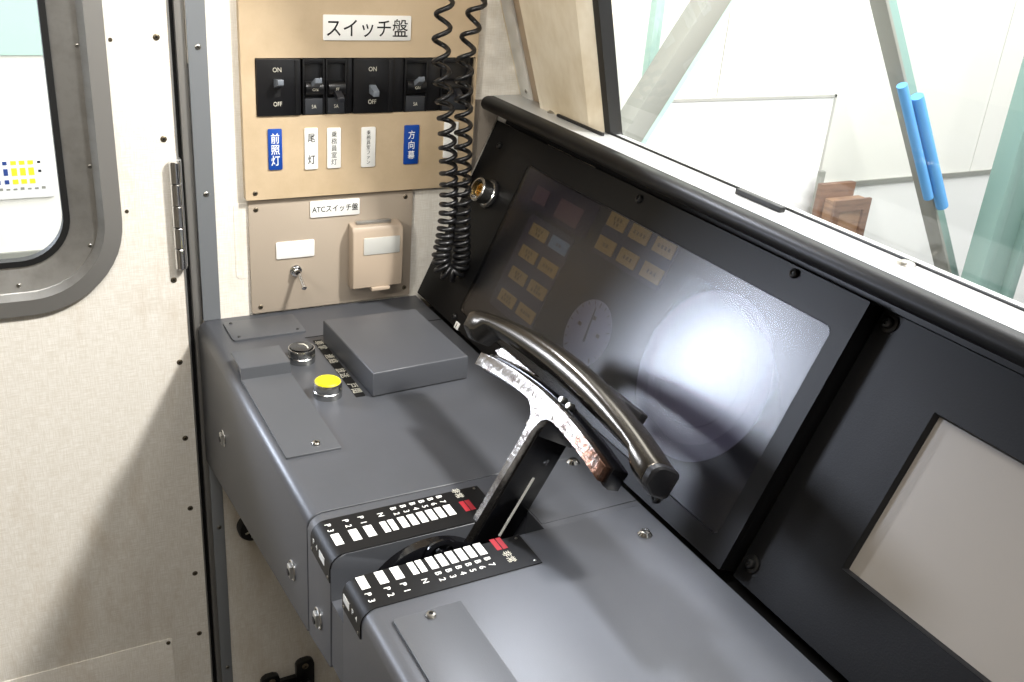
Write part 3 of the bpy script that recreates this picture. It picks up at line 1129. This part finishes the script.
name_plate(.1534, .2625, .3370, .3655, M['white'], 'large white name plate reading スイッチ盤 above the breakers', 'スイッチ盤', .0225, M['ink'], .92)
name_plate(.0858, .1024, .1868, .2358, M['blue'], 'blue vertical plate reading 前照灯, leftmost below the breakers', '前\n照\n灯', .0130, M['white'], .85, 1.02)
name_plate(.1300, .1462, .1850, .2352, M['white'], 'white vertical plate reading 尾灯 below the breakers', '尾\n\n灯', .0120, M['ink'], .80, 1.1)
name_plate(.1580, .1750, .1850, .2345, M['white'], 'white vertical plate reading 乗務員室灯 beside the 尾灯 plate', '乗\n務\n員\n室\n灯', .0080, M['ink'], .95, 1.06)
name_plate(.2016, .2198, .1840, .2338, M['white'], 'white vertical plate reading 乗務員室ファン below the breakers', '乗\n務\n員\n室\nフ\nァ\nン', .0060, M['ink'], .95, 1.03)
name_plate(.2582, .2782, .1845, .2342, M['blue'], 'blue vertical plate reading 方向幕 near the coiled cords', '方\n向\n幕', .0115, M['white'], .85, 1.12)
name_plate(.3130, .3330, .1900, .2365, M['white'], 'white vertical plate mostly hidden behind the coiled cords', '', .01, M['ink'])

# ---- lower board
ab = thing('lower_switch_board', 'taupe metal plate with four corner screws on the wall below the tan board', 'switch board', (0, .167, 0))
mb = MB(LOWB)
mb.prism(rrect(.0595, .2735, .0012, .1495, .002), .0008, .0042, bev=.0006)
mb.build('front_panel', M['taupe'], ab)
for u, v in ((.0682, .1372), (.2632, .1400), (.0703, .0092), (.2655, .0128)):
    screw_on(LOWB, u, v, .0042, .0030, M['screw_old'], ab)
name_plate(.1357, .2001, .1220, .1430, M['white'], 'small white name plate reading ATCスイッチ盤 on the taupe board', 'ATCスイッチ盤', .0098, M['ink'], .88, n0=.0043, base=LOWB)
name_plate(.0917, .1403, .0715, .0932, M['white'], 'blank white plate above the toggle switch on the taupe board', '', .01, M['ink'], n0=.0043, base=LOWB)
# toggle switch
ts = thing('toggle_switch', 'chrome toggle switch with hexagonal nut on the taupe board', 'switch', (.0043, .1163, .053))
mb = MB(LOWB)
at = Matrix.Translation((.1163, .0535, .0043))
mb.lathe([(.0075, 0), (.0075, .0012), (.007, .0014)], 24, at)
mb.build('washer', M['chrome'], ts)
mb = MB(LOWB)
mb.lathe([(.0066, .0012), (.0066, .0045), (.0052, .005)], 6, at)
mb.build('nut', M['chrome'], ts)
mb = MB(LOWB)
mb.lathe([(.0042, .004), (.0042, .009), (.0030, .0105)], 20, at)
mb.build('bushing', M['chrome'], ts)
mb = MB()
pts = [(.0125, .1163, .0535), (.022, .1168, .0475), (.030, .1172, .0425), (.0325, .11735, .041)]
mb.tube(pts[:3] + [pts[3]], .0027, 14)
mb.lathe([(.0027, 0), (.0034, .001), (.0034, .0025), (.0015, .004)], 16, frame((.030, .1172, .0425), (0, 1, 0), (.55, 0, .83), (.83, 0.04, -.55)))
mb.build('lever', M['chrome'], ts)
# covered switch box
CBOX = frame((0, -.0085, .0085), (0, 1, 0), (0, 0, 1), (1, 0, 0))
cb = thing('covered_switch_box', 'beige lidded box with blank silver plate on the right of the taupe board', 'switch box', (.0043, .2265, .063))
mb = MB(CBOX)
pf = [(.0043, .018), (.016, .0165), (.0225, .020), (.0235, .030), (.0235, .096), (.020, .1015), (.0043, .104)]
mb.loft([[(.1925, v, n) for n, v in pf], [(.2615, v, n) for n, v in pf]], bev=.0022, seg=3)
mb.build('lid', M['taupe2'], cb)
mb = MB(CBOX)
mb.box((.2010, .103, .006), (.2480, .1068, .0135), .0012)
mb.build('hinge_bar', M['steel'], cb)
mb = MB(CBOX)
mb.box((.2180, .0145, .008), (.2440, .0195, .0255), .0012)
mb.build('lift_tab', M['taupe2'], cb)
mb = MB(CBOX)
mb.prism(rrect(.2070, .2560, .0655, .0880, .001), .0232, .0245, bev=.0003)
mb.build('blank_plate', mat('silver_label', '#DADAD4', .3, .3), cb)

# ================================================================== COILED CORD
def spline(P, n):
    out = []
    m_ = len(P) - 1
    for i in range(n + 1):
        t_ = i / n * m_
        k = min(int(t_), m_ - 1)
        f_ = t_ - k
        p0, p1, p2, p3 = (Vector(P[max(k - 1, 0)]), Vector(P[k]), Vector(P[k + 1]), Vector(P[min(k + 2, m_)]))
        out.append(.5 * ((2 * p1) + (-p0 + p2) * f_ + (2 * p0 - 5 * p1 + 4 * p2 - p3) * f_ ** 2 + (-p0 + 3 * p1 - 3 * p2 + p3) * f_ ** 3))
    return out


path = [(.085, .2705, .47), (.085, .2683, .395), (.085, .2667, .3288), (.084, .2790, .2468), (.083, .2865, .159), (.082, .2840, .108), (.082, .2800, .086), (.084, .2830, .0690),
        (.087, .2945, .0620), (.090, .3035, .0710), (.090, .3050, .090), (.089, .3040, .110), (.087, .3030, .158), (.086, .3000, .246), (.086, .2975, .329), (.086, .3095, .396), (.086, .318, .47)]
cl = spline(path, 2600)
pts = []
ang = 0.0
up = Vector((1, 0, 0))
for i, p in enumerate(cl):
    d = (cl[min(i + 1, len(cl) - 1)] - cl[max(i - 1, 0)])
    ds = d.length / 2
    d.normalize()
    # pitch grows towards the stretched upper ends
    z = p.z
    pitch = .0082 if z < .10 else .0082 + (z - .10) * .072
    pitch = min(pitch, .0275)
    ang += 2 * math.pi * ds / pitch
    up = (up - d * up.dot(d)).normalized()
    s_ = d.cross(up)
    rad = .0092 if z < .2 else .0088
    pts.append(p + (up * math.cos(ang) + s_ * math.sin(ang)) * rad)
mb = MB()
mb.tube(pts, .0029, 8)
tag(mb.build('coiled_cord', M['cord'], angle=80), 'long black coiled handset cord hanging in a loop before the switch board', 'coiled cord')

# ================================================================== UNDER THE DESK
br = thing('wall_bracket', 'dark metal double-ear bracket bolted to the wall low under the desk', 'bracket', (0, .09, -.60))
mb = MB(WALL)
mb.prism(rrect(.050, .078, -.66, -.596, .008), .0, .010, bev=.002)
mb.prism(rrect(.104, .132, -.66, -.584, .008), .0, .010, bev=.002)
mb.box((.066, -.66, .0), (.118, -.612, .008), .002)
mb.tube([(.060, -.628, .018), (.09, -.622, .024), (.122, -.622, .018)], .007, 12)
mb.build('body', M['screw_dark'], br)
for u, v in ((.066, -.606), (.1175, -.594)):
    screw_on(WALL, u, v, .010, .005, M['screw_old'], br, .003, name='bolt')
kb = thing('rubber_knob', 'round black rubber knob on the wall just below the desk edge', 'knob', (0, .046, -.318))
mb = MB(WALL)
at = Matrix.Translation((.046, -.318, 0))
mb.lathe([(.020, 0), (.020, .010), (.018, .014), (.010, .015), (.009, .012), (.001, .012)], 28, at)
mb.build('body', M['rubber'], kb)
mb = MB(WALL)
for a in (.3, 1.35, 2.4):
    mb.box((-.012, -.0012, .0145), (.012, .0012, .0158), mx=at @ Matrix.Rotation(a, 4, 'Z'))
mb.build('emblem_lines', M['pale'], kb)

# ================================================================== HALL OBJECTS
def beam(name, p0, p1, wy, wx, material, label):
    """angle-section steel member between two points (x fixed)"""
    p0, p1 = Vector(p0), Vector(p1)
    t = thing(name, label, 'steel beam', p0)
    d = (p1 - p0).normalized()
    s_ = Vector((0, d.z, -d.y))
    L = (p1 - p0).length
    fr3 = frame(p0, (1, 0, 0), tuple(s_), tuple(d))
    if fr3.determinant() < 0:
        fr3 = frame(p0, (-1, 0, 0), tuple(s_), tuple(d))
    return t, fr3, L


t, f3, L = beam('steel_brace', (-1.8, .607, -2.3), (-1.8, 2.50, .708), .1, .1, M['mint'], 'diagonal mint steel brace with painted grey shade outside, leftmost through the windshield')
mb = MB(f3)
mb.box((-.04, -.045, 0), (.055, .045, L), .004)
mb.build('web', M['greybar'], t)  # grey colour paints in the shade on the face towards the cab
mb = MB(f3)
mb.box((-.02, .045, 0), (.03, .085, L), .003)
mb.build('flange', M['mint_light'], t)
t, f3, L = beam('steel_brace', (-1.8, 4.815, -2.3), (-1.8, 2.62, .907), .1, .1, M['mint'], 'slanting mint steel brace with blue foam tubes on it')
mb = MB(f3)
mb.box((-.02, -.05, 0), (.0, .05, L), .002)
mb.build('web', M['mint'], t)
mb = MB(f3)
mb.box((-.02, -.065, 0), (.07, -.05, L), .002)
mb.build('flange', M['greybar'], t)
d = Vector((0, -3.015, 4.405)).normalized()
for k, (y, z, lab) in enumerate(((3.523, -.595, 'thin blue foam tube on the left of the slanting brace'), (3.618, -.640, 'thicker blue foam tube on the right of the slanting brace'))):
    a = Vector((-1.695 if k else -1.705, y, z))
    b = Vector((a.x, y - .345, z + .503))
    mb = MB()
    mb.tube([a, a.lerp(b, .5), b], .027 if k else .022, 16)
    tag(mb.build('foam_tube', M['foam']), lab, 'foam tube', 'blue foam tubes outside')
# wide post and thin post at the right
t = thing('steel_post', 'wide upright mint steel post at the far right outside the windshield', 'steel post', (-1.6, 3.98, -2.3))
mb = MB()
mb.box((-1.65, 3.825, -2.3), (-1.55, 3.895, 2.3), .004)
mb.box((-1.63, 3.895, -2.3), (-1.59, 4.07, 2.3), .002)
mb.box((-1.65, 4.07, -2.3), (-1.55, 4.13, 2.3), .004)
mb.build('column', M['mint'], t)
t, f3, L = beam('steel_brace', (-1.4, 4.52, -2.3), (-1.4, 3.70, .55), .1, .1, M['mint'], 'thin mint steel brace right of the wide upright post')
mb = MB(f3)
mb.box((-.02, -.03, 0), (.02, .03, L), .003)
mb.build('web', M['mint'], t)
t = thing('steel_post', 'thin upright mint post behind the left diagonal brace outside', 'steel post', (-2.2, 2.26, -2.3))
mb = MB()
mb.box((-2.22, 2.235, -2.3), (-2.18, 2.26, 2.3), .003)
mb.box((-2.22, 2.262, -2.3), (-2.19, 2.285, 2.3), .003)
mb.build('column', M['mint_light'], t)
# white board, grey bar, crates
mb = MB()
mb.box((-2.43, 2.40, -2.3), (-2.40, 3.555, -.277), .004)
wb = tag(mb.build('white_board', M['board']), 'large plain white board leaning upright by the hall wall outside', 'board')
mb = MB()
mb.box((-2.405, 3.545, -2.29), (-2.395, 3.557, -.276))
mb.box((-2.405, 2.40, -.289), (-2.395, 3.557, -.276))
mb.build('edging', mat('pale_edging', '#BDBBB4', .5), wb)
mb = MB()
mb.box((-2.36, 3.498, -2.3), (-2.335, 3.530, -.645), .003)
tag(mb.build('metal_bar', M['greybar']), 'grey upright metal bar beside the white board edge', 'bar')
mb = MB()
mb.box((-2.325, 3.478, -2.3), (-2.290, 3.712, -.699), .004)
tag(mb.build('brown_panel', M['wood']), 'dark brown wooden panel standing behind the framed crate', 'panel')
t = thing('wooden_crate', 'brown framed wooden crate outside beyond the sill', 'crate', (-2.2, 3.6, -2.3))
mb = MB()
mb.box((-2.28, 3.500, -2.3), (-2.21, 3.735, -.765), .004)
mb.build('body', M['wood_light'], t)
mb = MB(frame((-2.21, 0, 0), (0, 1, 0), (0, 0, 1), (1, 0, 0)))
mb.ring(rrect(3.492, 3.742, -2.29, -.757, .004), rrect(3.535, 3.698, -2.2, -.815, .004), -.001, .014)
mb.build('frame', M['wood'], t)
# colour chart panel seen through the door window
t = thing('colour_chart', 'white chart of blue and yellow squares seen through the door window', 'chart', (HX + .01, -.2, -.49))
mb = MB(WALL)
mb.box((-.62, -.572, HX + .0005), (.0, -.408, HX + .012), .002)
mb.build('chart_plate', M['board'], t)
blue_d = mat('chart_blue', '#1E3F86', .5)
yel = mat('chart_yellow', '#F0E02A', .5)
blk = mat('chart_black', '#22262C', .5)
for r_, (zc, hh) in enumerate(((-.447, .006), (-.478, .0115), (-.512, .007))):
    for k in range(16):
        yc = -.036 - k * .0262
        if k < 1:
            mm_, ww, h2 = blk, .005, .004
            if r_ == 2:
                continue
        elif k < 4:
            mm_, ww, h2 = yel, .0088, hh * 1.15
        else:
            mm_, ww, h2 = blue_d, .0068, hh
        MB(WALL).box((yc - ww, zc - h2, HX + .012), (yc + ww, zc + h2, HX + .0135)).build('chart_square', mm_, t)
for k in range(13):
    yc = -.03 - k * .022
    MB(WALL).box((yc - .006, -.541, HX + .012), (yc + .006, -.535 if k % 3 else -.532, HX + .0135)).build('chart_note', M['greybar'], t)
